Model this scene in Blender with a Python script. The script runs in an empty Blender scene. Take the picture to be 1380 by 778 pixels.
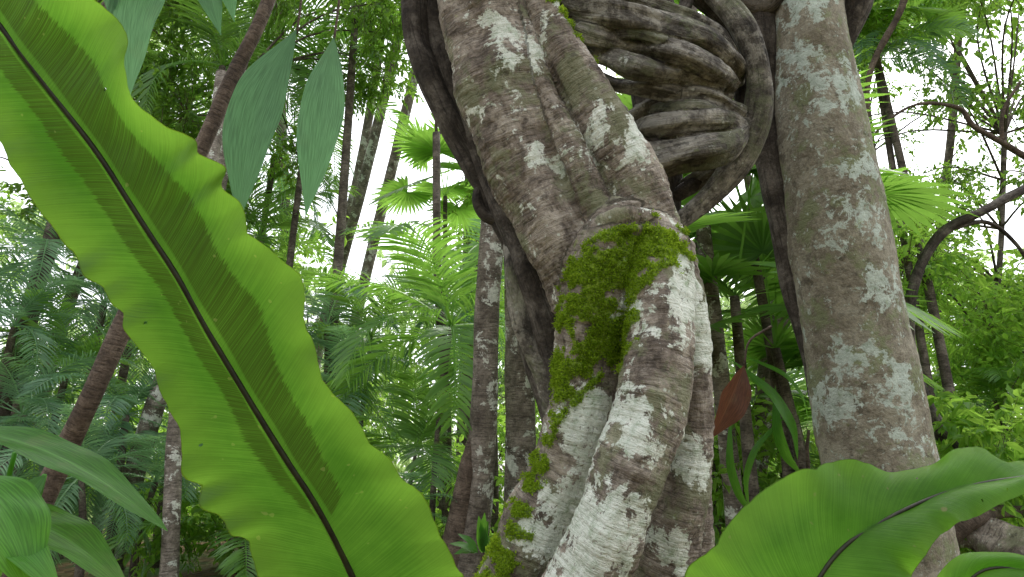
import bpy, math, random
import numpy as np
from mathutils import Vector, Matrix, noise
random.seed(7); rng=np.random.default_rng(7)
scene=bpy.context.scene
F=920.0; PT=math.radians(18); CH=0.9
cp,sp=math.cos(PT),math.sin(PT)
# image pixel coordinates + an assumed depth, unprojected through the camera -> metres
def at(px,py,d):
    x=(px-690)/F*d; u=(389-py)/F*d
    return np.array([x, d*cp-u*sp, CH+d*sp+u*cp])
def sm(a,b,x):
    t=np.clip((x-a)/(b-a),0,1); return t*t*(3-2*t)
def ground_h(x,y):
    return 0.45*sm(3,9,y)+0.25*sm(1.5,6,x)*sm(2,6,y)+0.06*np.sin(x*1.3+y*.7)+0.04*np.sin(x*3.1-y*2.3)

# ---------------------------------------------------------------- nodes
class NT:
    def __init__(s,name):
        s.m=bpy.data.materials.new(name); s.m.use_nodes=True
        s.t=s.m.node_tree; s.t.nodes.clear()
    def n(s,typ,**kw):
        nd=s.t.nodes.new(typ)
        for k,v in kw.items():
            if k.startswith('i_'):
                key=k[2:]; key=int(key) if key.isdigit() else key.replace('_',' ')
                s.set(nd,key,v)
            else: setattr(nd,k,v)
        return nd
    def set(s,nd,key,v):
        if isinstance(v,bpy.types.NodeSocket): s.t.links.new(v,nd.inputs[key])
        else: nd.inputs[key].default_value=v
    def math(s,op,a,b=0.0,clamp=False):
        nd=s.n('ShaderNodeMath',operation=op,use_clamp=clamp); s.set(nd,0,a); s.set(nd,1,b); return nd.outputs[0]
    def attr(s,name,out='Fac'):
        return s.n('ShaderNodeAttribute',attribute_name=name).outputs[out]
    def noise(s,vec,scale,detail=4,rough=.55,dist=0.0):
        nd=s.n('ShaderNodeTexNoise'); s.set(nd,'Vector',vec); s.set(nd,'Scale',scale); s.set(nd,'Detail',detail)
        s.set(nd,'Roughness',rough); s.set(nd,'Distortion',dist); return nd.outputs['Fac']
    def vscale(s,vec,v):
        nd=s.n('ShaderNodeVectorMath',operation='MULTIPLY'); s.set(nd,0,vec); nd.inputs[1].default_value=v; return nd.outputs[0]
    def ramp(s,fac,stops):
        nd=s.n('ShaderNodeValToRGB'); s.set(nd,'Fac',fac); e=nd.color_ramp.elements
        while len(e)<len(stops): e.new(0.5)
        for el,(p,c) in zip(e,stops):
            el.position=p; el.color=(c[0],c[1],c[2],1) if hasattr(c,'__len__') else (c,c,c,1)
        return nd.outputs['Color']
    def step(s,fac,a,b):
        nd=s.n('ShaderNodeMapRange',interpolation_type='SMOOTHSTEP'); s.set(nd,'Value',fac); s.set(nd,'From Min',a); s.set(nd,'From Max',b); return nd.outputs[0]
    def mix(s,f,a,b,mode='MIX'):
        nd=s.n('ShaderNodeMix',data_type='RGBA',blend_type=mode); s.set(nd,0,f)
        for k,v in ((6,a),(7,b)):
            if not isinstance(v,bpy.types.NodeSocket): v=(v[0],v[1],v[2],1)
            s.set(nd,k,v)
        return nd.outputs[2]
    def bump(s,h,st,dist,nrm=None):
        nd=s.n('ShaderNodeBump'); s.set(nd,'Height',h); s.set(nd,'Strength',st); s.set(nd,'Distance',dist)
        if nrm is not None: s.set(nd,'Normal',nrm)
        return nd.outputs[0]
    def out(s,sh):
        o=s.n('ShaderNodeOutputMaterial'); s.t.links.new(sh,o.inputs['Surface']); return s.m
    def principled(s,col,rough,spec=.4,nrm=None):
        nd=s.n('ShaderNodeBsdfPrincipled'); s.set(nd,'Base Color',col if isinstance(col,bpy.types.NodeSocket) else (*col,1)); s.set(nd,'Roughness',rough)
        s.set(nd,'Specular IOR Level',spec)
        if nrm is not None: s.set(nd,'Normal',nrm)
        return nd.outputs[0]

def bark_mat(name,c0,c1,c2,lich=0.62,lcol=(.60,.62,.55),wr=1.0,rough=.85,patch=10,simple=False,lw=.25,alg=.5,grain=(12,12,95)):
    T=NT(name); tc=T.attr('tc','Vector')
    n1=T.noise(tc,7,6,.72,.5)
    col=T.ramp(n1,[(.34,c0),(.49,c1),(.62,c2)])
    n2=T.noise(T.vscale(tc,grain),1,4,.65)
    fine=T.noise(tc,75,3,.7)
    col=T.mix(T.math('MULTIPLY',T.step(n2,.5,.36),.6*wr),col,[k*.4 for k in c0])
    col=T.mix(.5,col,T.ramp(fine,[(.3,(.35,.35,.35)),(.7,(1.45,1.4,1.35))]),'MULTIPLY')
    if not simple:
        n6=T.noise(tc,5.5,5,.7)
        col=T.mix(T.math('MULTIPLY',T.step(n6,.50,.60),alg),col,(.19,.22,.11))
        col=T.mix(T.math('MULTIPLY',T.step(n6,.46,.38),.45),col,[min(1,k*1.25) for k in c2])
        v2=T.noise(tc,16,4,.7)
        col=T.mix(T.math('MULTIPLY',T.step(v2,.44,.34),.6),col,[k*.45 for k in c0])
    n3=T.noise(tc,patch,6,.74,.3)
    lv=T.math('ADD',n3,T.math('MULTIPLY',T.attr('lichen'),lw))
    lv=T.math('ADD',lv,T.math('MULTIPLY',T.math('SUBTRACT',n2,.5),.10*wr))
    lm=T.step(lv,lich,lich+.045)
    lm=T.math('MULTIPLY',lm,T.math('MULTIPLY',T.step(fine,.26,.42),.92))
    lc=T.ramp(T.noise(tc,26,5,.75),[(.3,(lcol[0]*.5,lcol[1]*.58,lcol[2]*.45)),(.46,lcol),(.66,[min(.82,k*1.3) for k in lcol])])
    col=T.mix(lm,col,lc)
    if not simple:
        v=T.n('ShaderNodeTexVoronoi'); T.set(v,'Vector',tc); T.set(v,'Scale',38)
        spk=T.math('MULTIPLY',T.step(v.outputs['Distance'],.25,.16),T.step(n1,.5,.6))
        col=T.mix(T.math('MULTIPLY',spk,.7),col,lcol)
        mm=T.step(T.math('ADD',T.attr('moss'),T.math('MULTIPLY',T.math('SUBTRACT',v2,.5),1.2)),.12,.5)
        mc=T.ramp(fine,[(.3,(.05,.09,.008)),(.5,(.17,.27,.02)),(.7,(.33,.45,.05))])
        col=T.mix(T.math('MULTIPLY',mm,.92),col,mc)
    h=T.math('ADD',T.math('MULTIPLY',n2,.9*wr),T.math('MULTIPLY',fine,.6))
    nm=T.bump(h,.9,.014)
    return T.out(T.principled(col,rough,.25,nm))

def leaf_mat(name,dark,light,trans,tf=.45,rough=.42,veins=0,spec=.5):
    T=NT(name); r=T.attr('rnd')
    oi=T.n('ShaderNodeObjectInfo').outputs['Random']
    f=T.math('ADD',T.math('MULTIPLY',r,.6),T.math('MULTIPLY',oi,.4))
    col=T.ramp(f,[(.12,dark),(.85,light)])
    tcol=T.ramp(f,[(.1,[k*.6 for k in trans]),(.9,trans)])
    nrm=None
    if veins:
        geo=T.n('ShaderNodeNewGeometry').outputs['Position']
        s=T.attr('s'); n=T.noise(T.n('ShaderNodeCombineXYZ',i_0=T.math('MULTIPLY',s,veins),i_1=T.math('MULTIPLY',T.attr('t'),2.0)).outputs[0],1,2,.5)
        col=T.mix(T.step(n,.35,.65),T.mix(1,col,(.62,.62,.62),'MULTIPLY'),col)
        tcol=T.mix(T.step(n,.35,.65),T.mix(1,tcol,(.7,.7,.7),'MULTIPLY'),tcol)
        mid=T.step(T.math('ABSOLUTE',s),.05,.02)
        col=T.mix(mid,col,light)
        blot=T.noise(geo,18,5,.6); col=T.mix(T.math('MULTIPLY',T.step(blot,.55,.7),.3),col,(.16,.17,.08))
        nrm=T.bump(n,.25,.003)
    p=T.principled(col,rough,spec,nrm)
    tr=T.n('ShaderNodeBsdfTranslucent'); T.set(tr,'Color',tcol)
    mx=T.n('ShaderNodeMixShader'); mx.inputs[0].default_value=tf
    T.t.links.new(p,mx.inputs[1]); T.t.links.new(tr.outputs[0],mx.inputs[2])
    return T.out(mx.outputs[0])

def frond_mat(name='fern_frond_green',gain=1.0,spec=.4,tf=.58,rough=.36):
    T=NT(name); s=T.attr('s'); t=T.attr('t'); a=T.math('ABSOLUTE',s)
    G=lambda c:tuple(min(.9,k*gain) for k in c)
    sk=T.math('ADD',T.math('MULTIPLY',t,520.),T.math('MULTIPLY',a,34.))
    def cv(x,y): return T.n('ShaderNodeCombineXYZ',i_0=x,i_1=y).outputs[0]
    vein=T.noise(cv(sk,a),1,2,.6)
    streak=T.noise(cv(T.math('MULTIPLY',sk,.8),T.math('MULTIPLY',s,1.3)),1,3,.85)
    geo=T.n('ShaderNodeNewGeometry').outputs['Position']
    big=T.noise(geo,7,5,.6)
    col=T.ramp(big,[(.3,G((.036,.10,.012))),(.7,G((.07,.17,.022)))])
    tc=T.ramp(big,[(.3,G((.07,.215,.014))),(.7,G((.15,.35,.030)))])
    vm=T.step(vein,.35,.65)
    col=T.mix(vm,T.mix(1,col,(.78,.82,.78),'MULTIPLY'),col); tc=T.mix(vm,T.mix(1,tc,(.78,.82,.78),'MULTIPLY'),tc)
    tc=T.mix(T.math('MULTIPLY',T.step(a,.45,1.0),.5),tc,G((.27,.48,.05)))
    wid=T.attr('sori')
    e=T.math('ADD',a,T.math('MULTIPLY',T.math('SUBTRACT',streak,.5),.26))
    band=T.math('MULTIPLY',T.step(T.math('SUBTRACT',wid,e),-.01,.02),T.step(a,.07,.10))
    line=T.step(T.noise(cv(T.math('MULTIPLY',sk,1.5),T.math('MULTIPLY',a,.5)),1,1,.5),.62,.40)
    band=T.math('MULTIPLY',band,T.math('ADD',T.math('MULTIPLY',line,.42),.40))
    col=T.mix(band,col,(.03,.04,.008)); tc=T.mix(band,tc,(.035,.065,.005))
    fl=T.step(T.noise(geo,60,1,.5),.74,.77); col=T.mix(fl,col,(.25,.22,.10))
    edge=T.step(T.math('ADD',a,T.math('MULTIPLY',big,.03)),1.0,1.012)
    tc=T.mix(edge,tc,(.14,.22,.01))
    nm=T.bump(T.math('ADD',T.math('MULTIPLY',vein,.6),T.math('MULTIPLY',big,2.0)),.4,.0035)
    p=T.principled(col,rough,spec,nm)
    tr=T.n('ShaderNodeBsdfTranslucent'); T.set(tr,'Color',tc); T.set(tr,'Normal',nm)
    mx=T.n('ShaderNodeMixShader'); mx.inputs[0].default_value=tf
    T.t.links.new(p,mx.inputs[1]); T.t.links.new(tr.outputs[0],mx.inputs[2])
    return T.out(mx.outputs[0])

def plain_mat(name,c0,c1,scale=20,rough=.7,b=.3):
    T=NT(name); g=T.n('ShaderNodeNewGeometry').outputs['Position']; n=T.noise(g,scale,6,.65)
    return T.out(T.principled(T.ramp(n,[(.3,c0),(.7,c1)]),rough,.3,T.bump(n,b,.01)))

def ground_mat():
    T=NT('leaf_litter'); g=T.n('ShaderNodeNewGeometry').outputs['Position']
    v=T.n('ShaderNodeTexVoronoi'); T.set(v,'Vector',g); T.set(v,'Scale',14)
    col=T.ramp(v.outputs['Color'],[(.1,(.05,.03,.015)),(.5,(.13,.08,.04)),(.9,(.22,.15,.08))])
    col=T.mix(T.step(T.noise(g,1.2,5),.48,.6),col,(.05,.10,.02))
    return T.out(T.principled(col,.9,.2,T.bump(v.outputs['Distance'],.8,.03)))

# ---------------------------------------------------------------- geometry helpers
def mk(name,verts,faces,mat=None,parent=None,smooth=True,attrs=None):
    me=bpy.data.meshes.new(name)
    me.from_pydata(np.asarray(verts).tolist(),[],[tuple(f) for f in faces])
    if attrs:
        for k,v in attrs.items(): set_attr(me,k,v)
    if mat: me.materials.append(mat)
    if smooth: me.polygons.foreach_set('use_smooth',[True]*len(me.polygons))
    me.update()
    ob=bpy.data.objects.new(name,me); scene.collection.objects.link(ob)
    if parent: ob.parent=parent
    return ob
def set_attr(me,k,v):
    v=np.asarray(v,dtype=np.float32)
    if v.ndim==2:
        a=me.attributes.new(k,'FLOAT_VECTOR','POINT'); a.data.foreach_set('vector',v.ravel())
    else:
        a=me.attributes.new(k,'FLOAT','POINT'); a.data.foreach_set('value',v)
def empty(name):
    e=bpy.data.objects.new(name,None); scene.collection.objects.link(e); e.empty_display_size=.2; return e
def inst(name,me,parent,M):
    o=bpy.data.objects.new(name,me); scene.collection.objects.link(o); o.parent=parent; o.matrix_world=M; return o
def catmull(P,n):
    P=np.asarray(P,float); k=len(P)
    if k==2: P=np.array([P[0],(P[0]+P[1])/2,P[1]]);k=3
    Q=np.vstack([2*P[0]-P[1],P,2*P[-1]-P[-2]])
    out=[]
    ts=np.linspace(0,k-1,n)
    for t in ts:
        i=min(int(t),k-2); u=t-i
        a,b,c,d=Q[i],Q[i+1],Q[i+2],Q[i+3]
        out.append(.5*((2*b)+(-a+c)*u+(2*a-5*b+4*c-d)*u*u+(-a+3*b-3*c+d)*u**3))
    return np.array(out)
def frames(C):
    T=np.gradient(C,axis=0); T/=np.linalg.norm(T,axis=1)[:,None]+1e-9
    n=np.cross(T[0],[0,1,0.01]); n/=np.linalg.norm(n); N=[n]
    for i in range(1,len(C)):
        n=N[-1]-T[i]*np.dot(N[-1],T[i]); n/=np.linalg.norm(n)+1e-9; N.append(n)
    N=np.array(N); return T,N,np.cross(T,N)
def tube_data(ctrl,nseg,nring=20,lobes=0,lamp=0,twist=0,namp=0.06,nf=2.5,seed=0):
    S=catmull(ctrl,nseg); C,R=S[:,:3],np.maximum(S[:,3],.002)
    T,N,B=frames(C); L=np.concatenate([[0],np.cumsum(np.linalg.norm(np.diff(C,axis=0),axis=1))])
    th=np.linspace(0,2*math.pi,nring,endpoint=False)
    V=[];TC=[]
    for i in range(nseg):
        for a in th:
            m=1.0
            if lobes: m+=lamp*math.cos(lobes*a+twist*L[i]+seed)+lamp*.6*math.cos((lobes+2)*a-twist*.7*L[i]+seed*2)
            dr=N[i]*math.cos(a)+B[i]*math.sin(a)
            p=C[i]+dr*R[i]
            m+=namp*noise.noise(Vector(((p[0]+seed)*nf/ .3,p[1]*nf/.3,p[2]*nf/.3)))
            V.append(C[i]+dr*R[i]*m)
            TC.append((math.cos(a)*R[i]+seed*1.7,math.sin(a)*R[i],L[i]+seed*3.1))
    Fc=[]
    for i in range(nseg-1):
        for j in range(nring):
            a=i*nring+j; b=i*nring+(j+1)%nring
            Fc.append((a,b,b+nring,a+nring))
    Fc.append(tuple(range(nring))[::-1]); Fc.append(tuple((nseg-1)*nring+j for j in range(nring)))
    return np.array(V),Fc,np.array(TC),(C,R,T,N,B,L)
def px(ctrl):
    return np.array([list(at(a,b,d))+[r/F*d] for a,b,d,r in ctrl])
def tube(name,ctrl,mat,parent,nseg=60,nring=14,seed=0,metres=False,**kw):
    c=np.asarray(ctrl,float) if metres else px(ctrl)
    V,Fc,TC,_=tube_data(c,nseg,nring,seed=seed,**kw)
    return mk(name,V,Fc,mat,parent,attrs={'tc':TC})
def to_ground(c,extra=1.15,lean=(0,0)):
    c=[list(v) for v in c]; x,y,z,r=c[-1]
    px_,py_,pz_,_=c[-2]; dx,dy,dz=x-px_,y-py_,z-pz_
    g=float(ground_h(x,y))
    if z>g+.05:
        k=(z-g+.1)/max(abs(dz),.05); k=min(k,3)
        c.append([x+dx*.5*min(k,1.5)+lean[0],y+dy*.3,g-.15,r*extra])
    return np.array(c)
def fused(name,tubes,mat,parent,voxel,fields=None,smooth=3,disp=.006,moss_disp=0.,lowf=0,ring=.45):
    V=[];Fc=[];cl=[];off=0
    for i,(c,kw) in enumerate(tubes):
        c=px(c); n=max(24,int(np.sum(np.linalg.norm(np.diff(c[:,:3],axis=0),axis=1))/.02))
        v,f,_,info=tube_data(c,n,28,seed=i*1.37+.5,**kw)
        V.append(v); Fc+= [tuple(k+off for k in q) for q in f]; off+=len(v); cl.append((info,i))
    ob=mk(name,np.vstack(V),Fc,mat,parent)
    m=ob.modifiers.new('r','REMESH'); m.mode='VOXEL'; m.voxel_size=voxel
    m=ob.modifiers.new('s','SMOOTH'); m.iterations=smooth; m.factor=.5
    dg=bpy.context.evaluated_depsgraph_get(); me=bpy.data.meshes.new_from_object(ob.evaluated_get(dg))
    ob.modifiers.clear(); ob.data=me; me.name=name
    if not me.materials: me.materials.append(mat)
    n=len(me.vertices); co=np.empty(n*3); me.vertices.foreach_get('co',co); co=co.reshape(-1,3)
    no=np.empty(n*3); me.vertices.foreach_get('normal',no); no=no.reshape(-1,3)
    C=np.vstack([i[0][0] for i in cl]); R=np.concatenate([i[0][1] for i in cl])
    N=np.vstack([i[0][3] for i in cl]); B=np.vstack([i[0][4] for i in cl]); L=np.concatenate([i[0][5]+i[1]*3.1 for i in cl]); Tn=np.vstack([i[0][2] for i in cl])
    sid=np.concatenate([np.full(len(i[0][1]),i[1]) for i in cl])
    tc=np.empty((n,3))
    for s in range(0,n,4000):
        d=np.linalg.norm(co[s:s+4000,None]-C[None],axis=2)-R[None]
        k=d.argmin(1); dv=co[s:s+4000]-C[k]
        tc[s:s+4000,0]=(dv*N[k]).sum(1)+sid[k]*1.7; tc[s:s+4000,1]=(dv*B[k]).sum(1); tc[s:s+4000,2]=L[k]+(dv*Tn[k]).sum(1)
    mo=np.zeros(n); li=np.zeros(n)
    if fields:
        def fld(lst):
            o=np.zeros(n)
            for a,b,d,r in lst:
                p=at(a,b,d); rr=r/F*d
                q=np.sqrt((co[:,0]-p[0])**2+(co[:,2]-p[2])**2+.15*(co[:,1]-p[1])**2)
                o=np.maximum(o,np.clip(1.25-q/rr,0,1))
            return o
        mo=fld(fields['moss']); li=fld(fields['lichen'])
    dd=np.array([noise.fractal(Vector((t[0]*9,t[1]*9,t[2]*6)),1.0,2.0,4)+ring*noise.noise(Vector((t[0]*7,t[1]*7,t[2]*55)))+lowf*noise.noise(Vector((t[0]*5,t[1]*5,t[2]*3)))+1.3*min(0,noise.noise(Vector((t[0]*30,t[1]*30,t[2]*5)))+.12) for t in tc])
    mn=np.array([noise.fractal(Vector(c)*22,1.0,2.0,4) for c in co])
    mk_=np.clip((mo*1.25+mn*.95-.45)*2.2,0,1)*(mo>.03)
    co2=co+no*(dd*disp)[:,None]+no*(mk_*(1+mn)*moss_disp)[:,None]
    me.vertices.foreach_set('co',co2.ravel())
    set_attr(me,'tc',tc); set_attr(me,'moss',mk_); set_attr(me,'lichen',li)
    me.polygons.foreach_set('use_smooth',[True]*len(me.polygons)); me.update()
    return ob,co2,no,mk_

# ---------------------------------------------------------------- world, sun, camera
w=bpy.data.worlds.new('World'); scene.world=w; w.use_nodes=True; t=w.node_tree; t.nodes.clear()
sk=t.nodes.new('ShaderNodeTexSky'); sk.sky_type='NISHITA'; sk.sun_disc=False
SE,SR=math.radians(62),math.radians(35)
sk.sun_elevation=SE; sk.sun_rotation=SR; sk.dust_density=4; sk.air_density=1.2
hs=t.nodes.new('ShaderNodeHueSaturation'); hs.inputs['Saturation'].default_value=.2; hs.inputs['Value'].default_value=3.05
bg=t.nodes.new('ShaderNodeBackground'); bg.inputs['Strength'].default_value=.15
wo=t.nodes.new('ShaderNodeOutputWorld')
t.links.new(sk.outputs[0],hs.inputs['Color']); t.links.new(hs.outputs[0],bg.inputs['Color']); t.links.new(bg.outputs[0],wo.inputs[0])
ld=bpy.data.lights.new('sun','SUN'); ld.energy=1.5; ld.angle=math.radians(12); ld.color=(1,.97,.9)
lo=bpy.data.objects.new('sun',ld); scene.collection.objects.link(lo)
sdir=Vector((math.sin(SR)*math.cos(SE),math.cos(SR)*math.cos(SE),math.sin(SE)))
lo.rotation_euler=sdir.to_track_quat('Z','Y').to_euler(); lo.location=(0,0,12)
cd=bpy.data.cameras.new('camera'); cam=bpy.data.objects.new('camera',cd); scene.collection.objects.link(cam)
cam.location=(0,0,CH); cam.rotation_euler=(math.radians(90)+PT,0,0); cd.lens=24; cd.sensor_width=36; cd.clip_end=800; cd.clip_start=.05
scene.camera=cam
scene.view_settings.view_transform='Standard'; scene.view_settings.look='None'; scene.view_settings.exposure=0

# ---------------------------------------------------------------- materials
M_main=bark_mat('fig_bark',(.095,.075,.060),(.215,.178,.145),(.37,.325,.27),lich=.595,patch=10,lcol=(.62,.66,.57))
M_knot=bark_mat('liana_bark',(.035,.030,.025),(.125,.112,.095),(.33,.31,.265),lich=.66,wr=.9,lcol=(.46,.47,.42),alg=.3,grain=(70,70,6))
M_dark=bark_mat('dark_liana_bark',(.028,.023,.019),(.068,.057,.048),(.16,.142,.122),lich=.70,wr=1,simple=True,lcol=(.34,.34,.30),grain=(70,70,6))
M_right=bark_mat('smooth_lichen_bark',(.15,.13,.095),(.235,.21,.16),(.32,.30,.235),lich=.575,lcol=(.44,.50,.44),wr=.15,patch=15,lw=.16,alg=.75)
M_bg=bark_mat('forest_bark',(.09,.075,.06),(.19,.165,.135),(.34,.30,.255),lich=.55,patch=5,simple=True)
M_bgd=bark_mat('forest_bark_dark',(.05,.042,.033),(.12,.10,.08),(.22,.19,.155),lich=.66,patch=5,simple=True,lcol=(.4,.42,.36))
M_brn=bark_mat('brown_bark',(.06,.045,.035),(.12,.09,.068),(.20,.155,.12),lich=.70,patch=5,simple=True)
M_frond=frond_mat(); M_frond2=frond_mat('fern_frond_brightened',1.8,.22,.66,.45)  # second copy: same fern green, colour raised to make up for dim backlight
M_rib=plain_mat('frond_midrib',(.008,.008,.004),(.03,.032,.012),60,.45,.2)
M_hang=leaf_mat('hanging_leaf',(.06,.15,.075),(.11,.24,.12),(.24,.52,.22),.52,.48,veins=26,spec=.3)
M_broad=leaf_mat('broad_leaf',(.03,.13,.02),(.08,.25,.035),(.28,.64,.06),.52,.38,veins=20,spec=.3)
M_dead=leaf_mat('dead_leaf',(.10,.035,.018),(.18,.075,.035),(.32,.12,.06),.3,.7,veins=16)
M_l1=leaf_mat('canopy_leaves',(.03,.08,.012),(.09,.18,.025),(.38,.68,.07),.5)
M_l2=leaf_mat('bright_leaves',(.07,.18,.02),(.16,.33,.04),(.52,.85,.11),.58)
M_l3=leaf_mat('hazed_far_leaves',(.17,.29,.10),(.32,.48,.18),(.70,.92,.38),.58)  # distance haze put into the leaf colour as a paler green
M_palm=leaf_mat('palm_leaflets',(.04,.12,.03),(.12,.26,.05),(.36,.68,.09),.48,.36)
M_palmb=leaf_mat('palm_leaflets_blue',(.055,.14,.07),(.15,.29,.14),(.32,.60,.22),.42,.35)
M_moss=leaf_mat('moss_tufts',(.09,.17,.008),(.25,.37,.02),(.48,.68,.05),.5,.8,spec=.1)

# ---------------------------------------------------------------- ground
xs=np.concatenate([np.linspace(-400,-20,14),np.linspace(-18,18,91),np.linspace(20,400,14)])
ys=np.concatenate([np.linspace(-400,-8,12),np.linspace(-6,26,81),np.linspace(30,500,16)])
X,Y=np.meshgrid(xs,ys); Z=ground_h(X,Y); nx,ny=len(xs),len(ys)
mk('ground',np.stack([X,Y,Z],-1).reshape(-1,3),[(j*nx+i,j*nx+i+1,(j+1)*nx+i+1,(j+1)*nx+i) for j in range(ny-1) for i in range(nx-1)],ground_mat())

# ---------------------------------------------------------------- main tree
fig=empty('strangler_fig_tree')
fields={'moss':[(885,335,2.25,42),(850,345,2.25,40),(805,375,2.25,46),(790,415,2.25,44),(850,372,2.2,36),(805,465,2.25,46),(775,500,2.25,38),(838,440,2.2,22),(765,530,2.25,24),
                (757,560,2.25,17),(747,592,2.25,18),(734,625,2.25,18),(722,655,2.25,20),(708,688,2.25,22),(694,718,2.25,24),(682,748,2.25,27),(672,788,2.25,32),(742,15,2.6,15),(760,45,2.6,17),(778,75,2.6,17),(798,108,2.6,15),(700,850,2.3,60),(735,-30,2.6,16)],
        'lichen':[(690,88,2.6,46),(715,125,2.6,28),(665,55,2.6,20),(800,205,2.55,40),(838,222,2.5,42),(855,250,2.45,24),(855,432,2.25,44),(925,425,2.3,68),(905,400,2.3,46),(940,470,2.35,38),
                  (795,572,2.2,54),(850,580,2.1,50),(800,695,2.1,72),(780,755,2.1,66),(725,725,2.2,40),(925,620,2.3,34),(690,180,2.6,30),(640,130,2.7,24),(905,740,2.25,34),(715,510,2.6,30),(760,240,2.5,28),(735,300,2.5,28),(720,230,2.5,24)]}
g=dict(namp=.14,nf=1.4)
trunk=[
 ([(620,-420,3.1,64),(640,-180,2.85,62),(655,0,2.7,58),(679,100,2.62,63),(708,200,2.55,62),(748,290,2.5,62),(785,370,2.47,58),(812,450,2.45,52),(815,540,2.45,45)],dict(lobes=3,lamp=.08,twist=2,**g)),
 ([(700,-420,3.0,30),(712,-160,2.8,29),(729,0,2.60,24),(768,90,2.52,30),(822,190,2.45,39),(862,270,2.42,44),(885,350,2.42,46),(900,430,2.42,42)],dict(lobes=2,lamp=.06,twist=1,**g)),
 ([(690,-20,2.60,9),(712,70,2.51,14),(745,150,2.44,18),(780,230,2.39,22),(803,290,2.37,24),(815,340,2.40,20)],g),
 ([(848,286,2.43,30),(832,312,2.36,42),(812,360,2.31,48),(798,430,2.30,48),(790,500,2.30,44),(780,565,2.29,43),(755,640,2.28,42),(726,700,2.27,44),(696,778,2.26,47),(650,900,2.25,62),(600,1050,2.25,75),(520,1180,2.2,60)],dict(lobes=3,lamp=.06,twist=3,**g)),
 ([(862,288,2.43,30),(876,330,2.34,44),(886,395,2.24,46),(890,460,2.16,46),(882,540,2.10,48),(858,612,2.06,50),(828,690,2.04,52),(795,778,2.04,55),(755,900,2.05,70),(730,1050,2.08,95),(700,1180,2.1,90)],dict(lobes=3,lamp=.06,twist=2.5,**g)),
 ([(905,330,2.44,28),(922,410,2.38,31),(930,490,2.36,29),(930,570,2.34,31),(920,655,2.33,36),(904,735,2.33,43),(888,810,2.33,48),(870,920,2.3,68),(900,1060,2.3,85),(960,1180,2.25,70)],dict(lobes=2,lamp=.07,twist=4,**g)),
 ([(925,560,2.5,14),(937,640,2.48,20),(940,720,2.47,22),(937,800,2.47,28),(930,1000,2.45,50),(960,1150,2.4,50)],g),
 ([(785,325,2.33,8),(805,302,2.27,9),(840,291,2.25,10),(875,293,2.28,9),(902,310,2.35,8)],g),
 ([(796,306,2.38,6),(818,284,2.32,7),(850,275,2.31,8),(884,282,2.35,7)],g),
 ([(800,330,2.28,6),(830,312,2.25,7),(868,310,2.24,7),(905,325,2.32,6)],g),
]
ob,co,no,mk_=fused('trunk',trunk,M_main,fig,.0065,fields,smooth=1,disp=.010,moss_disp=.005,lowf=.8)
idx=np.where((mk_>.35)&(co[:,2]>.4))[0]; idx=rng.choice(idx,min(len(idx)*5,60000))
n=len(idx); base=co[idx]+rng.normal(0,.004,(n,3)); d=no[idx]+rng.normal(0,.6,(n,3)); d/=np.linalg.norm(d,axis=1)[:,None]
sd=np.cross(d,rng.normal(0,1,(n,3))); sd/=np.linalg.norm(sd,axis=1)[:,None]
l=rng.uniform(.003,.008,n)[:,None]; ww=rng.uniform(.001,.0022,n)[:,None]
V=np.stack([base-sd*ww-d*.002,base+sd*ww-d*.002,base+d*l*.7+sd*ww*1.2,base+d*l,base+d*l*.7-sd*ww*1.2],1).reshape(-1,3)
mk('moss',V,[(5*i,5*i+1,5*i+2,5*i+3,5*i+4) for i in range(n)],M_moss,fig,smooth=False,attrs={'rnd':np.repeat(rng.random(n),5)})

k=dict(lobes=3,lamp=.13,twist=7,namp=.22,nf=1.6)
knot=[
 ([(735,-12,2.72,12),(775,12,2.64,17),(840,20,2.60,18),(900,38,2.62,20),(950,52,2.66,16),(985,84,2.75,15),(990,112,2.9,12)],k),
 ([(745,30,2.72,9),(790,46,2.62,13),(850,60,2.66,12),(915,70,2.58,16),(962,94,2.64,16),(990,116,2.76,11)],k),
 ([(752,62,2.78,8),(805,74,2.70,12),(860,92,2.58,14),(918,102,2.64,11),(975,112,2.70,13)],k),
 ([(775,98,2.82,12),(830,114,2.76,9),(880,118,2.66,13),(935,130,2.72,11),(985,126,2.78,9)],k),
 ([(790,64,2.76,8),(840,46,2.62,8),(890,56,2.58,8),(940,82,2.60,7),(980,104,2.7,7)],k),
 ([(790,-10,2.84,9),(850,-2,2.80,10),(915,20,2.76,11),(965,46,2.76,11),(998,92,2.8,10)],k),
 ([(790,50,3.12,16),(870,90,3.15,20),(960,105,3.12,16)],k),
 ([(835,222,2.78,20),(870,220,2.70,26),(910,209,2.64,26),(950,201,2.62,24),(984,192,2.68,19),(1002,172,2.8,14)],k),
 ([(838,192,2.82,14),(868,174,2.72,15),(905,166,2.62,16),(950,162,2.64,15),(985,164,2.68,14),(1004,178,2.8,11)],k),
 ([(850,158,2.82,9),(885,138,2.75,11),(925,126,2.68,12),(965,134,2.68,12),(998,154,2.78,10)],k),
 ([(860,148,2.87,7),(900,146,2.68,8),(945,143,2.63,8),(990,158,2.74,7)],k),
 ([(1000,170,2.82,14),(985,205,2.84,13),(950,235,2.9,12),(920,255,2.95,11)],k),
]
fused('knot_of_lianas',knot,M_knot,fig,.0042,None,smooth=1,disp=.007,lowf=.8,ring=.06)
k2=dict(lobes=2,lamp=.10,twist=7,namp=.16,nf=1.8)
tube('host_pole',[(850,-420,3.3,42),(858,-100,3.1,38),(865,0,3.05,34),(880,120,3.03,30),(893,230,2.98,24),(897,300,2.9,22),(890,420,2.85,22),(880,600,2.8,24),(870,900,2.75,30),(860,1150,2.7,40)],M_dark,fig,110,20,seed=3,**k2)
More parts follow.
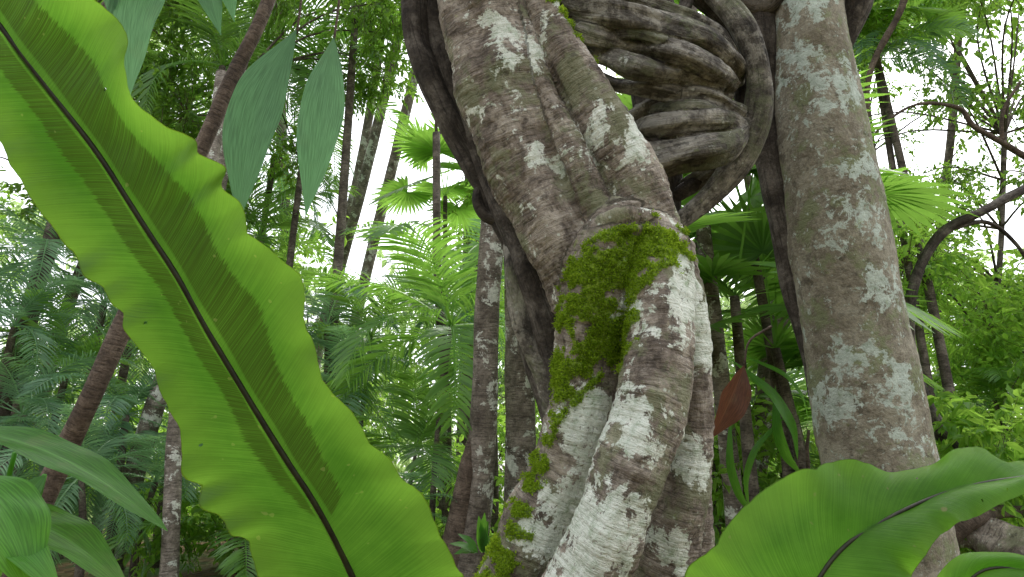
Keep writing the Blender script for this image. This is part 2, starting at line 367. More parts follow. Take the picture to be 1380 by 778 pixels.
tube('ring_liana',[(925,-60,2.92,14),(960,-15,2.85,16),(998,32,2.8,18),(1020,85,2.78,18),(1022,145,2.78,18),(1002,205,2.79,17),(965,256,2.8,15),(920,295,2.8,14),(880,318,2.75,12)],M_knot,fig,150,20,seed=5,**k2)
tube('ring_liana_inner',[(900,-50,3.0,13),(945,-5,2.95,14),(985,40,2.93,15),(1003,95,2.92,14),(1003,150,2.93,14),(980,200,2.9,14),(945,240,2.92,12),(905,268,2.9,10)],M_dark,fig,130,16,seed=6,**k2)
tube('loop_liana',[(880,-60,2.9,10),(893,-10,2.84,11),(905,18,2.83,11),(922,12,2.85,10),(930,-30,2.9,10)],M_dark,fig,60,14,seed=7,**k2)
tube('left_liana',[(575,-420,3.2,20),(562,-120,2.95,18),(558,0,2.85,16),(566,65,2.83,18),(598,145,2.8,18),(636,215,2.77,17),(672,280,2.74,18),(703,345,2.7,24),(716,420,2.67,27),(735,490,2.63,25),(750,560,2.6,20),(765,680,2.58,18),(760,900,2.5,20),(750,1150,2.45,25)],M_dark,fig,200,20,seed=8,**k2)
tube('left_liana_twin',[(600,-420,3.2,16),(590,-60,2.95,15),(588,30,2.88,15),(608,120,2.82,15),(642,200,2.76,14),(680,290,2.68,15),(705,350,2.62,20),(728,410,2.58,22),(748,470,2.56,20),(765,540,2.5,14)],M_dark,fig,160,18,seed=9,**k2)
tube('grey_root',[(690,300,2.72,13),(697,350,2.64,17),(702,410,2.62,19),(718,470,2.6,18),(738,525,2.58,14),(750,600,2.56,10)],M_knot,fig,90,18,seed=12,**k2)
tube('liana_hook',[(700,312,2.7,12),(678,298,2.7,11),(656,290,2.71,10),(646,270,2.72,9),(652,250,2.74,8),(668,246,2.78,7)],M_dark,fig,60,14,seed=10,**k2)

# ---------------------------------------------------------------- right tree
rt=empty('tall_forest_tree')
fr={'moss':[(1185,440,3.1,10)],'lichen':[(1075,20,3.2,40),(1120,130,3.1,40),(1135,320,3.1,44),(1160,400,3.1,40),(1120,545,3.0,34),(1185,530,3.0,40),(1150,490,3.0,36),(1070,90,3.2,36),(1140,240,3.1,34),(1200,600,3.0,34)]}
fused('trunk',[([(1060,-600,3.9,42),(1072,-250,3.55,46),(1085,0,3.3,49),(1096,100,3.25,55),(1110,200,3.2,60),(1126,300,3.16,65),(1143,400,3.13,67),(1161,500,3.1,70),(1178,600,3.06,72),(1197,700,3.0,76),(1217,800,2.97,82),(1265,1000,2.9,105),(1290,1100,2.85,140)],dict(lobes=2,lamp=.02,twist=.5,namp=.05,nf=.8))],M_right,rt,.011,fr,smooth=2,disp=.005)
tube('dark_stem',[(980,-420,3.7,40),(1005,-150,3.5,38),(1018,0,3.35,34),(1030,110,3.32,28),(1040,210,3.3,25),(1058,300,3.25,22),(1078,400,3.22,18),(1100,520,3.18,12),(1130,700,3.1,12),(1160,1000,2.95,16)],M_dark,rt,140,20,seed=14,**k2)
tube('dark_branch',[(940,-160,3.4,26),(985,-30,3.3,26),(1030,5,3.25,20),(1060,-40,3.2,16),(1080,-120,3.2,16)],M_dark,rt,60,16,seed=15,**k2)
tube('dark_vine',[(1165,-400,3.6,24),(1158,-60,3.4,24),(1152,5,3.36,24),(1140,50,3.34,14),(1128,85,3.33,6)],M_dark,rt,60,16,seed=16,**k2)

# ---------------------------------------------------------------- fern fronds
def frond(rib,A,Bd,dep,dz,parent,mat,nu=260,nv=22,ruf=.014,sori=(0,1,.0),ribr=.006,seed=0,wave=34,sc=(1,1)):
    n=len(rib); ds=np.interp(np.linspace(0,1,n),*dep)
    R3=catmull([at(p[0],p[1],q) for p,q in zip(rib,ds)],nu)
    A3=catmull([at(p[0],p[1],q+dz[0]) for p,q in zip(A,ds)],nu); B3=catmull([at(p[0],p[1],q+dz[1]) for p,q in zip(Bd,ds)],nu)
    T=np.gradient(R3,axis=0); T/=np.linalg.norm(T,axis=1)[:,None]
    V=[];S=[];Tt=[];So=[]
    Lc=np.concatenate([[0],np.cumsum(np.linalg.norm(np.diff(R3,axis=0),axis=1))])
    for i in range(nu):
        t_=i/(nu-1)
        nn=np.cross(A3[i]-B3[i],T[i]); nn/=np.linalg.norm(nn)+1e-9
        for j in range(-nv,nv+1):
            s=j/nv; e=(A3 if s>0 else B3)[i]; a=abs(s); off=seed+(0 if s>0 else 9)
            k_=sc[0] if s>0 else sc[1]
            ph=Lc[i]*wave*(1 if s>0 else .8)+5*noise.noise(Vector((Lc[i]*5,off,4)))
            am=.2+abs(noise.noise(Vector((Lc[i]*5,off,8))))*2.6
            ex=1-.085*(.5-abs(math.sin(ph+off))**.7)*a**2*am*k_+.05*noise.noise(Vector((Lc[i]*17,off,0)))+.010*noise.noise(Vector((Lc[i]*90,off,3)))
            p=R3[i]+(e-R3[i])*a*ex
            wv=math.sin(ph*2+off)*(.3+abs(noise.noise(Vector((Lc[i]*8,off,5))))*1.8)*k_
            wv2=noise.noise(Vector((Lc[i]*26,off,2)))
            p=p+nn*(ruf*(a**2.6*wv+a**4*wv2*.8)+ .018*math.sin(a*math.pi)*.5+.006*noise.noise(Vector(p)*14))
            V.append(p);S.append(s);Tt.append(Lc[i])
            So.append(float(np.interp(t_,sori[0],sori[1] if s>0 else sori[2])))
    w_=2*nv+1
    hole=set()
    for _ in range(3):
        ci=random.randint(nu//4,nu*3//4); cj=random.choice([random.randint(3,nv-6),random.randint(nv+5,2*nv-4)])
        for q in range(random.randint(1,2)): hole.add((ci,cj+q))
    Fc=[(i*w_+j,i*w_+j+1,(i+1)*w_+j+1,(i+1)*w_+j) for i in range(nu-1) for j in range(w_-1) if (i,j) not in hole]
    mk('frond_blade',V,Fc,mat,parent,attrs={'s':S,'t':Tt,'sori':So})
    C=np.hstack([R3,np.linspace(ribr*.5,ribr,nu)[:,None]])
    v,f,_,_=tube_data(C,nu,10,namp=.05); mk('midrib',v,f,M_rib,parent)
    return R3
f1=empty('birds_nest_fern')
rib=[(-230,-270),(-160,-180),(-60,-45),(0,35),(65,120),(130,205),(185,290),(240,375),(285,455),(330,530),(375,603),(420,672),(450,725),(475,778),(510,860),(545,960),(570,1080)]
Aed=[(-225,-275),(-110,-230),(30,-110),(112,-18),(172,55),(196,145),(286,215),(340,315),(402,388),(424,480),(470,560),(522,620),(574,684),(608,745),(640,830),(640,930),(600,1075)]
Bed=[(-235,-265),(-200,-130),(-130,20),(-75,100),(-5,187),(48,268),(98,345),(163,422),(205,495),(240,572),(255,645),(305,705),(338,748),(365,795),(400,880),(470,980),(545,1085)]
r3=frond(rib,Aed,Bed,([0,1],[.78,1.05]),(-.02,.02),f1,M_frond,nu=400,sori=([0,.15,.3,.5,.62,.70,.73,1],[.3,.45,.55,.52,.45,.3,0,0],[.3,.4,.42,.36,.3,.2,0,0]),ribr=.0052,seed=2,ruf=.015,sc=(.75,.6))
e0=r3[-1]; tube('root_mass',np.array([[*e0,.02],[e0[0]+.03,e0[1]+.03,e0[2]-.1,.09],[e0[0]+.05,e0[1]+.05,float(ground_h(e0[0],e0[1]))-.1,.14]]),M_dark,f1,30,16,seed=20,metres=True,namp=.3)
f2=empty('birds_nest_fern')
rib=[(1600,640),(1520,630),(1450,634),(1380,643),(1330,650),(1280,662),(1230,682),(1180,708),(1140,735),(1110,770),(1085,820),(1070,900),(1080,1000)]
Aed=[(1600,635),(1520,605),(1450,615),(1385,628),(1325,606),(1285,608),(1225,638),(1150,622),(1085,634),(1025,668),(965,730),(925,810),(1050,1000)]
Bed=[(1600,645),(1520,650),(1450,655),(1385,662),(1345,680),(1312,697),(1275,714),(1242,752),(1232,790),(1215,830),(1190,880),(1150,930),(1100,1005)]
r3=frond(rib,Aed,Bed,([0,1],[1.25,1.1]),(.06,-.05),f2,M_frond2,nu=260,sori=([0,1],[0,0],[0,0]),ribr=.0042,seed=5,ruf=.013,wave=32)
e0=r3[-1]; tube('root_mass',np.array([[*e0,.02],[e0[0]+.02,e0[1]+.03,e0[2]-.1,.09],[e0[0]+.03,e0[1]+.05,float(ground_h(e0[0],e0[1]))-.1,.14]]),M_dark,f2,30,16,seed=21,metres=True,namp=.3)
frond([(1440,790),(1400,775),(1350,765),(1315,775),(1290,810),(1275,880),(1270,960)],[(1440,785),(1405,760),(1345,745),(1295,748),(1255,790),(1240,870),(1260,960)],[(1440,795),(1400,800),(1365,800),(1345,815),(1325,850),(1300,900),(1280,960)],([0,1],[1.05,1.05]),(.02,-.02),f2,M_frond2,nu=120,nv=14,sori=([0,1],[0,0],[0,0]),ribr=.003,seed=8,ruf=.006)

# ---------------------------------------------------------------- single leaves
def leaf(name,base,tip,width,mat,parent,nrm=(0,-1,.2),sag=.03,fold=.18,nu=30,nv=5,pw=.85,curl=0,side=0,ex=.85):
    b=np.asarray(base,float); e=np.asarray(tip,float); ax=e-b; L=np.linalg.norm(ax); ax/=L
    nn=np.asarray(nrm,float); nn=nn-ax*nn.dot(ax); nn/=np.linalg.norm(nn); sd=np.cross(ax,nn)
    V=[];S=[];Tt=[]
    for i in range(nu):
        t_=i/(nu-1); wdt=width*.5*max(0,math.sin(math.pi*min(1,t_**pw)))**ex+.0008
        c=b+ax*L*t_+nn*sag*math.sin(math.pi*t_)+nn*curl*t_*t_+sd*side*math.sin(math.pi*t_)
        for j in range(-nv,nv+1):
            s=j/nv
            V.append(c+sd*wdt*s+nn*(fold*abs(s)*wdt+.09*wdt*abs(s)*math.sin(t_*17+s*3))); S.append(s);Tt.append(t_*L*10)
    w_=2*nv+1
    mk(name,V,[(i*w_+j,i*w_+j+1,(i+1)*w_+j+1,(i+1)*w_+j) for i in range(nu-1) for j in range(w_-1)],mat,parent,attrs={'s':S,'t':Tt,'rnd':np.full(len(V),random.random())})
hp=empty('hanging_leaf_branch')
hd=1.5
for bx,by,tx,ty,w_,sd in [(400,40,322,302,62,.02),(450,50,412,292,52,-.012),(235,-90,174,136,66,.01),(290,-60,298,48,36,0),(330,-60,316,30,34,0),(205,-70,150,30,50,0),(385,-90,395,-5,30,0)]:
    leaf('leaf_blade',at(bx,by,hd),at(tx,ty,hd-.06),w_/F*hd*1.08,M_hang,hp,nrm=(random.uniform(-.4,.4),-1,-.1),sag=.03,fold=.3,side=sd,pw=.95,ex=1.15,nu=44)
    tube('petiole',[(bx,by+6,hd,1.6),(bx+8,by-60,hd+.02,1.8),(bx+15,min(by-120,-120),hd+.06,2.2),(340,-230,hd+.1,3)],M_brn,hp,20,8)
tube('twig',[(240,-200,hd+.1,4),(340,-230,hd+.1,5),(520,-330,hd+.2,7),(800,-500,1.9,10),(1000,-560,3.0,12),(1065,-560,3.8,14)],M_brn,hp,50,8)
bl=empty('ginger_plant')
for bx,by,tx,ty,w_,d in [(-60,575,226,716,62,1.3),(-50,640,42,800,95,1.1),(20,610,200,690,40,1.5),(-30,690,175,800,70,1.25),(60,640,-10,800,60,1.15),(-80,600,115,640,36,1.4),(-60,720,80,800,60,1.1)]:
    leaf('leaf_blade',at(bx,by,d),at(tx,ty,d-.05),w_/F*d,M_broad,bl,nrm=(.2,-.5,.9),sag=.04,fold=.2)
    tube('petiole',to_ground(px([(bx,by,d,3),(bx-40,by+160,d,4)])),M_broad,bl,16,8,metres=True)
dl=empty('dead_hanging_leaf')
leaf('leaf_blade',at(1003,492,3.2),at(958,592,3.15),42/F*3.2,M_dead,dl,nrm=(.4,-1,.1),fold=.6,side=.01,pw=.9,ex=1.2)
tube('petiole',[(1003,492,3.2,1.5),(1010,460,3.22,1.5),(1040,440,3.25,2)],M_brn,dl,12,6)

# ---------------------------------------------------------------- foliage libraries
def leaves_arr(B,D,Sd,Nn,L,W):
    n=len(B); L=L[:,None];W=W[:,None]
    pts=[(0,0,0),(.35,.5,.08),(.72,.36,.06),(1,0,-.1),(.72,-.36,.06),(.35,-.5,.08)]
    V=np.stack([B+D*L*a+Sd*W*b+Nn*L*c for a,b,c in pts],1).reshape(-1,3)
    Fc=np.concatenate([np.stack([np.arange(n)*6+q for q in (0,1,2,3)],1),np.stack([np.arange(n)*6+q for q in (0,3,4,5)],1)])
    return V,Fc
def norm(v): return v/(np.linalg.norm(v,axis=1)[:,None]+1e-9)
def clump_mesh(name,mat,ntw,per,ll,rad=1.0,up=.3,flat=.75):
    d=norm(rng.normal(0,1,(ntw,3))); st=d*rng.uniform(.1,.8,(ntw,1))*rad*np.array([1,1,flat])
    dr=norm(d+rng.normal(0,.6,(ntw,3))+[0,0,-.15]); ln=rng.uniform(.3,.6,(ntw,1))*rad
    k_=np.tile(np.linspace(.1,1,per),ntw); ti=np.repeat(np.arange(ntw),per)
    B=st[ti]+dr[ti]*ln[ti]*k_[:,None]+rng.normal(0,.02*rad,(ntw*per,3))
    D=norm(dr[ti]*.7+rng.normal(0,.7,B.shape)+[0,0,-.45]); Nn=norm(np.array([[0,0,1.0]])+rng.normal(0,.45,B.shape)); Sd=norm(np.cross(D,Nn)); Nn=np.cross(Sd,D)
    L=ll*rng.uniform(.6,1.3,len(B)); V,Fc=leaves_arr(B,D,Sd,Nn,L,L*rng.uniform(.38,.55,len(B)))
    e=st+dr*ln; o=len(V); tv=[];tf=[]
    for i in range(ntw):
        for p0,p1 in ((st[i]*0.2,st[i]),(st[i],e[i])):
            s_=np.array([.006,0,0]); b0=o+len(tv)
            tv+= [p0-s_,p0+s_,p1+s_*.5,p1-s_*.5]; tf.append((b0,b0+1,b0+2,b0+3))
    V=np.vstack([V,np.array(tv)])
    me=bpy.data.meshes.new(name); me.from_pydata(V.tolist(),[],Fc.tolist()+tf); me.materials.append(mat); me.materials.append(M_brn)
    mi=np.zeros(len(me.polygons),dtype=np.int32); mi[len(Fc):]=1; me.polygons.foreach_set('material_index',mi)
    set_attr(me,'rnd',np.concatenate([np.repeat(rng.random(len(B)),6),np.zeros(len(tv))])); me.update(); return me
CL1=[clump_mesh('canopy_clump',M_l1,70,11,.14) for _ in range(3)]
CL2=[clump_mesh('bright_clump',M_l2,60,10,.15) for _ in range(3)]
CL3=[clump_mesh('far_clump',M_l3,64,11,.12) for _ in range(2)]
CLU=[clump_mesh('undergrowth_clump',M_l2,34,9,.24,flat=.7) for _ in range(2)]
CLS=[clump_mesh('airy_clump',M_l1,30,9,.15) for _ in range(2)]

def palm_frond(L,droop,el,az,n=38,lm=.42,roll=0.,w=.022):
    V=[];Fc=[];R=[]
    m=40; ts=np.linspace(0,1,m); h=np.array([math.cos(az),math.sin(az),0]); side=np.array([-math.sin(az),math.cos(az),0]); up=np.array([0,0,1.])
    ang=el-droop*ts**1.4; st=L/(m-1)
    C=np.zeros((m,3)); Tn=np.zeros((m,3))
    for i in range(m):
        Tn[i]=h*math.cos(ang[i])+up*math.sin(ang[i])
        if i: C[i]=C[i-1]+Tn[i]*st
    for i in range(m-1):
        r=.012*(1-ts[i])+.003; nn=np.cross(Tn[i],side); b=len(V)
        V+=[C[i]-side*r,C[i]+nn*r,C[i]+side*r,C[i+1]-side*r*.9,C[i+1]+nn*r,C[i+1]+side*r*.9]; Fc+=[(b,b+1,b+4,b+3),(b+1,b+2,b+5,b+4)]
        R+=[.9]*6
    for k_ in range(n):
        t_=.14+.86*k_/(n-1); i=min(int(t_*(m-1)),m-1); nn=np.cross(Tn[i],side)
        ll=lm*L/1.6*(math.sin(math.pi*(.12+.80*t_))**.7)*random.uniform(.85,1.1)
        for sg in (-1,1):
            d=Tn[i]*random.uniform(.45,.65)*(1+t_*.6)+side*sg*.95+nn*random.uniform(-.05,.25); d/=np.linalg.norm(d)
            p=C[i].copy(); b=len(V); wv=np.cross(d,up*.6-nn); wv/=np.linalg.norm(wv)+1e-9; q=random.random()
            for s_,wf in ((0,.35),(.33,1),(.7,.8)):
                V.append(p-wv*w*wf*.5*L/1.6); V.append(p+wv*w*wf*.5*L/1.6); R+=[q,q]
                p=p+d*ll*.36; d=d+np.array([0,0,-.22]); d/=np.linalg.norm(d)
            V.append(p); R.append(q)
            Fc+=[(b,b+1,b+3,b+2),(b+2,b+3,b+5,b+4),(b+4,b+5,b+6)]
    return V,Fc,R
def palm_mesh(name,mat,nf,L,elr=(80,-10),droop=1.4,**kw):
    V=[];Fc=[];R=[]
    for i in range(nf):
        f_=i/(nf-1); el=math.radians(elr[0]*(1-f_)+elr[1]*f_+random.uniform(-8,8)); az=i*2.4+random.uniform(-.3,.3)
        v,f,r=palm_frond(L*random.uniform(.85,1.1),droop*random.uniform(.8,1.2),el,az,**kw); o=len(V); V+=v; Fc+=[tuple(a+o for a in q) for q in f]; R+=r
    me=bpy.data.meshes.new(name); me.from_pydata([list(v) for v in V],[],Fc); me.materials.append(mat); set_attr(me,'rnd',R); me.update(); return me
def fan_mesh(name,mat,nl,pet,Rr,nseg=34,spread=4.4):
    V=[];Fc=[];R=[]
    for i in range(nl):
        az=i*2.4+random.uniform(-.3,.3); el=math.radians(75-85*i/nl+random.uniform(-10,10))
        ax=np.array([math.cos(az)*math.cos(el),math.sin(az)*math.cos(el),math.sin(el)]); side=np.array([-math.sin(az),math.cos(az),0])
        h=ax*pet*random.uniform(.8,1.1); b=len(V); V+=[-side*.01,side*.01,h+side*.006,h-side*.006]; Fc.append((b,b+1,b+2,b+3)); R+=[.9]*4
        ax2=ax*.8-np.array([0,0,.45]); ax2/=np.linalg.norm(ax2); nn=np.cross(side,ax2)
        for k_ in range(nseg):
            a=(k_/(nseg-1)-.5)*spread; d=ax2*math.cos(a)+side*math.sin(a); wv=np.cross(d,nn); p=h.copy(); b=len(V); q=random.random(); rl=Rr*(.75+.25*math.cos(a*.6))*random.uniform(.9,1.05)
            wd=Rr*spread/nseg*.34
            for s_,wf in ((0,.06),(.4,.75),(.72,.9)):
                zig=nn*(wd*.35*wf*(1 if k_%2 else -1))
                V.append(p-wv*wd*wf+zig);V.append(p+wv*wd*wf-zig); R+=[q,q]; p=p+d*rl*.36; d=d+np.array([0,0,-.10-.12*s_]); d/=np.linalg.norm(d)
            V.append(p); R.append(q); Fc+=[(b,b+1,b+3,b+2),(b+2,b+3,b+5,b+4),(b+4,b+5,b+6)]
    me=bpy.data.meshes.new(name); me.from_pydata([list(v) for v in V],[],Fc); me.materials.append(mat); set_attr(me,'rnd',R); me.update(); return me
PA=[palm_mesh('palm_crown',M_palm,13,1.6,lm=.46,w=.026) for _ in range(2)]+[palm_mesh('palm_crown',M_palmb,12,1.5,droop=1.7)]
PB=[palm_mesh('feather_palm_crown',M_palmb,15,1.7,elr=(70,-35),droop=1.5,n=54,lm=.34,w=.016)]
FAN=[fan_mesh('fan_palm_crown',M_palm,11,.75,.62),fan_mesh('fan_palm_crown',M_palm,12,.8,.6)]
def place_palm(name,a,b,d,me,sc,rz=None,stem=.03,tilt=0):
    e=empty(name); p=at(a,b,d); rz=random.uniform(0,6.28) if rz is None else rz
    M=Matrix.Translation(Vector(p))@Matrix.Rotation(rz,4,'Z')@Matrix.Rotation(tilt,4,'X')@Matrix.Scale(sc,4)
    inst('crown',me,e,M)
    g=float(ground_h(p[0],p[1])); lx=random.uniform(-.12,.12)
    if p[2]>g+.1: tube('stem',np.array([[*p,stem*.8],[p[0]+lx,p[1],(p[2]+g)/2,stem],[p[0]+lx*1.2,p[1]+.05,g-.1,stem*1.3]]),M_bgd,e,30,9,seed=random.uniform(0,40),metres=True,namp=.05)
for a,b,d,me,sc,st in [
 (608,440,6.2,PA[0],1.0,.025),(500,455,7.5,PA[1],.8,.025),(655,400,8.5,PB[0],.9,.04),(560,610,6.0,PA[1],.7,.02),(470,530,7,PA[2],.7,.02),(440,440,8,PB[0],.8,.03),
 (60,345,7.5,PB[0],.9,.05),(140,410,8.5,PB[0],.9,.05),(20,440,6.5,PA[2],.7,.04),(170,560,6.5,PB[0],.75,.04),(30,560,6,PB[0],.7,.04),(210,650,6,PA[2],.6,.03),(110,640,5.5,PB[0],.6,.03),(90,500,7,PA[1],.7,.04),
 (300,90,8.5,PA[1],1.0,.05),(480,10,9.5,PA[0],1.0,.06),(230,200,9.5,PA[1],1.0,.05),(370,210,11,PB[0],1.0,.06),(350,320,10,PA[0],1.0,.05),(20,70,9,PA[0],1.1,.05),(420,120,10,PA[1],1.0,.05),
 (320,720,6,PA[1],.7,.03),(480,700,7,PA[0],.7,.03),(540,700,5,PA[2],.4,.02),(1180,80,8,PA[2],.8,.04),(1060,600,7,PA[0],.8,.03),(1340,540,8,PA[1],.7,.03)]:
    place_palm('understorey_palm',a,b,d,me,sc,stem=st)
for a,b,d,i,sc in [(990,400,5.0,0,1.15),(1010,310,5.6,1,1.15),(1045,470,5.2,1,.9),(600,265,11,0,1.1),(940,260,6.5,0,1.1),(1175,50,8,1,.8),(1070,560,6.2,0,.8),(970,10,8,0,1.0)]:
    place_palm('fan_palm',a,b,d,FAN[i],sc,stem=.045)

# ---------------------------------------------------------------- background trunks
TR=[]
def bgtree(name,ctrl,mat,seed,nseg=70,**kw):
    e=empty(name); c=to_ground(px(ctrl)); tube('trunk',c,mat,e,nseg,14,seed=seed,metres=True,namp=.08,nf=.8,**kw); TR.append((e,c)); return e
e=bgtree('rainforest_tree',[(690,-300,6.4,13),(672,100,5.6,14),(664,300,5.2,16),(656,420,5.1,17),(652,560,5,18),(640,700,4.95,22),(620,790,4.9,30)],M_bg,30)
tube('buttress_root',to_ground(px([(648,560,5.0,8),(632,630,4.95,13),(615,720,4.9,17),(600,800,4.85,22)])),M_brn,e,40,12,seed=31,metres=True)
bgtree('rainforest_tree',[(720,-300,6.8,15),(700,100,6.0,17),(698,300,5.7,18),(700,480,5.6,20),(702,620,5.5,21),(700,780,5.4,28)],M_bg,32)
bgtree('rainforest_tree',[(915,-300,7,9),(935,100,6,9),(948,310,5.4,10),(965,450,5.2,11),(985,640,5.1,13),(1000,780,5,16)],M_bg,33)
bgtree('rainforest_tree',[(1070,-200,8,14),(1060,200,7,16),(1042,480,6.3,18),(1022,600,6.2,18),(1000,690,6.1,19),(985,780,6,22)],M_bg,34)
bgtree('slender_tree',[(430,-200,4.4,8),(362,0,4.0,9),(318,95,3.9,10),(275,192,3.8,10.5),(220,320,3.7,12),(165,440,3.6,13),(120,540,3.5,14),(85,615,3.5,15),(30,740,3.4,17)],M_brn,35)
bgtree('slender_tree',[(200,-200,9,8),(110,150,8,9),(70,320,7.5,10),(35,430,7.2,11),(5,560,7,13)],M_bgd,36)
bgtree('slender_tree',[(300,100,7,9),(262,400,6,9),(238,560,5.6,10),(232,680,5.4,11),(228,770,5.3,12)],M_bg,37)
bgtree('slender_tree',[(330,100,8,10),(250,420,7,12),(205,560,6.6,13),(178,650,6.5,14),(150,770,6.4,16)],M_bg,38)
for i,(a0,b0,a1,b1,d,r) in enumerate([(560,-60,415,520,13,7),(520,0,440,420,14,6),(600,-80,480,430,16,7),(640,-100,632,450,14,11),(150,260,60,520,11,8),(590,380,600,760,7,6),
        (1300,-100,1262,400,16,5),(1165,100,1180,420,13,5),(1345,380,1300,640,9,4),(880,300,905,700,14,10),(380,200,395,600,16,8),(1240,480,1215,700,12,7),(-150,-100,-260,700,8,20),(1650,-100,1600,700,9,20),(-60,-300,-80,600,15,14),(1480,-300,1500,600,14,14)]):
    bgtree('rainforest_tree',[(a0*1.0+(a0-a1)*.2,b0-200,d*1.08,r*.85),(a0,b0,d,r*.9),((a0+a1)/2+random.uniform(-8,8),(b0+b1)/2,d,r),(a1,b1,d,r*1.1)],M_bgd if i>2 else M_bg,40+i*2.3,nseg=50)
e=empty('climbing_liana'); c=to_ground(px([(1500,200,5.4,5),(1420,236,5.2,5),(1378,256,5.1,6),(1322,286,5,6),(1272,312,5,7),(1240,360,4.95,7),(1224,425,4.9,8),(1230,490,4.9,9),(1252,560,4.8,12),(1288,606,4.8,13),(1320,680,4.8,14),(1330,760,4.8,14)]))
tube('stem',c,M_dark,e,120,12,seed=70,metres=True,namp=.15)
tube('side_shoot',[(1280,308,5,4),(1330,300,5,3),(1370,330,5.0,2.5),(1400,380,5.0,2)],M_dark,e,30,8,seed=71)
e=empty('bare_branch')
tube('limb',[(1480,230,7,7),(1410,225,7,5),(1350,192,7,4),(1312,170,7,3.5),(1292,146,7,3),(1240,140,7,2),(1200,160,7,2),(1170,190,7,1.5)],M_brn,e,60,8,seed=72,namp=.2)
tube('twig',[(1350,192,7,3),(1352,150,7,2.5),(1375,110,7,2)],M_brn,e,20,8,seed=73); tube('twig',[(1170,200,7,3),(1172,100,7,4),(1215,10,7,5),(1240,-80,7,7)],M_brn,e,40,8,seed=74,namp=.2)
tube('trunk',to_ground(px([(1460,-300,7.5,16),(1470,0,7.2,17),(1480,230,7,18),(1490,500,6.8,20),(1500,780,6.6,24)])),M_bg,e,60,12,seed=75,metres=True)
e=empty('fallen_log')
tube('log',[(1150,735,4.6,10),(1235,712,4.4,17),(1300,712,4.3,22),(1360,735,4.1,28),(1440,775,3.8,34),(1560,850,3.5,40)],M_main,e,80,18,seed=76,namp=.25,lobes=3,lamp=.1,twist=6)
tube('root',[(1215,760,4.4,12),(1262,735,4.3,14),(1310,700,4.2,13),(1345,690,4.3,9),(1400,690,4.4,8)],M_brn,e,50,12,seed=77,namp=.2)

# ---------------------------------------------------------------- foliage masses
GAPS=[(540,280,50,95),(530,370,36,58),(505,420,16,25),(5,212,34,34),(1245,150,80,95),(1330,72,44,46),(1375,310,26,40),(415,55,24,30),(590,170,22,34),(1195,215,28,28),(500,180,24,28),(340,150,14,16),(600,90,14,20)]
def gap(a,b,rp):
    for gx,gy,rx,ry in GAPS:
        if ((a-gx)/(rx+rp*.8))**2+((b-gy)/(ry+rp*.8))**2<1: return True
    return False
def add_clump(a,b,d,lib,sc,fol):
    p=at(a,b,d)
    if p[2]-sc*.2<ground_h(p[0],p[1])-.3: p[2]=float(ground_h(p[0],p[1]))+sc*.3
    M=Matrix.Translation(Vector(p))@Matrix.Rotation(random.uniform(0,6.28),4,'Z')@Matrix.Rotation(random.uniform(-.4,.4),4,'X')@Matrix.Scale(sc,4)
    if fol is None:
        best=None;bd=4.5
        for e,c in TR:
            for s_ in range(len(c)-1):
                for f_ in (0,.33,.66):
                    q=c[s_]*(1-f_)+c[s_+1]*f_; dd=np.linalg.norm(q[:3]-p)+max(0,q[2]-p[2])*.5
                    if dd<bd: bd=dd;best=(e,q)
        if best:
            e,q=best; inst('foliage',random.choice(lib),e,M)
            if bd>.8:
                md=(q[:3]+p)/2+np.array([random.uniform(-.2,.2),0,.15*bd])
                tube('branch',np.array([[*q[:3],.018],[*md,.012],[*p,.006]]),M_bgd,e,10,6,metres=True,namp=.1)
            return
        fol=CANOPY
    inst('foliage',random.choice(lib),fol,M)
CANOPY=empty('distant_forest_canopy'); UND=empty('undergrowth')
def scatter(n,xr,yr,dr,lib,sr,fol,ug=True):
    c=0;tries=0
    while c<n and tries<n*12:
        tries+=1
        a,b,d=random.uniform(*xr),random.uniform(*yr),random.uniform(*dr); sc=random.uniform(*sr)
        if ug and gap(a,b,sc/d*F): continue
        add_clump(a,b,d,lib,sc,fol); c+=1
scatter(62,(-100,700),(-150,330),(9,15),CL1,(.5,.95),None)
scatter(30,(150,650),(-120,230),(8,11),CL1,(.4,.7),None)
scatter(42,(850,1500),(-150,330),(9,15),CL1,(.5,.9),None)
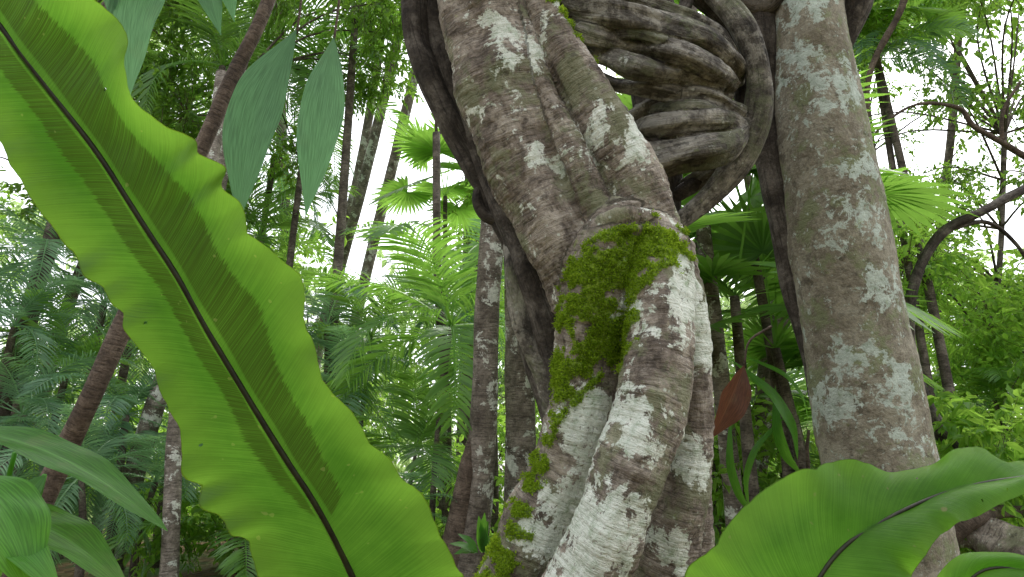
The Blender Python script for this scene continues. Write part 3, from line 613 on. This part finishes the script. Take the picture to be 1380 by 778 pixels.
scatter(60,(1150,1480),(230,620),(7,12),CL2,(.35,.8),None)
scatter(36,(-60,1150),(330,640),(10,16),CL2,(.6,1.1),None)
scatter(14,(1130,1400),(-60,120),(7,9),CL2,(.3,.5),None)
scatter(18,(1160,1400),(-60,75),(8,12),CLS,(.5,.9),None,False)
scatter(12,(1280,1400),(100,260),(8,12),CLS,(.4,.7),None,False)
scatter(5,(1170,1300),(60,240),(10,13),CLS,(.35,.6),None,False)
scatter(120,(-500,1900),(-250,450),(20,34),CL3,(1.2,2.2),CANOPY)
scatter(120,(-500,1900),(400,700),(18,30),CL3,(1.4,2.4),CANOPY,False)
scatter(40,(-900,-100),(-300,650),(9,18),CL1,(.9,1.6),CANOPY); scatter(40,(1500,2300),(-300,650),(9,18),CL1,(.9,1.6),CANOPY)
for _ in range(120):
    a=random.uniform(-300,1700); b=random.uniform(600,760); d=random.uniform(5.5,13)
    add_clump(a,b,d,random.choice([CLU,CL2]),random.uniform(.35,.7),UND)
for _ in range(26):
    add_clump(random.uniform(1180,1420),random.uniform(560,720),random.uniform(4.5,7),CLU,random.uniform(.3,.5),UND)
sp_=empty('seedling_plant')
for i in range(12):
    a=random.uniform(-1,1); leaf('leaf_blade',at(650+a*8,745,3.2),at(650+a*45,690+abs(a)*50+random.uniform(-8,30),3.2),12/F*3.2,M_broad,sp_,nrm=(0,-.6,.8),sag=.015,nu=14,nv=2)
tube('stem',to_ground(px([(650,745,3.2,2.5),(650,800,3.2,3)])),M_brn,sp_,12,6,metres=True)
st_=empty('strap_leaf_plant')
for bx,by,tx,ty,w_ in [(1075,620,985,485,20),(1080,640,1045,520,16),(1020,700,985,560,14),(1090,580,1000,480,16),(1010,690,1060,560,14)]:
    leaf('leaf_blade',at(bx,by,4.2),at(tx,ty,4.1),w_/F*4.2,M_broad,st_,nrm=(-.5,-.6,.8),sag=.12,nu=24,nv=2)
    tube('stem',to_ground(px([(bx,by,4.2,2),(bx,by+60,4.2,3)])),M_brn,st_,10,6,metres=True)
print('objects',len(bpy.data.objects))
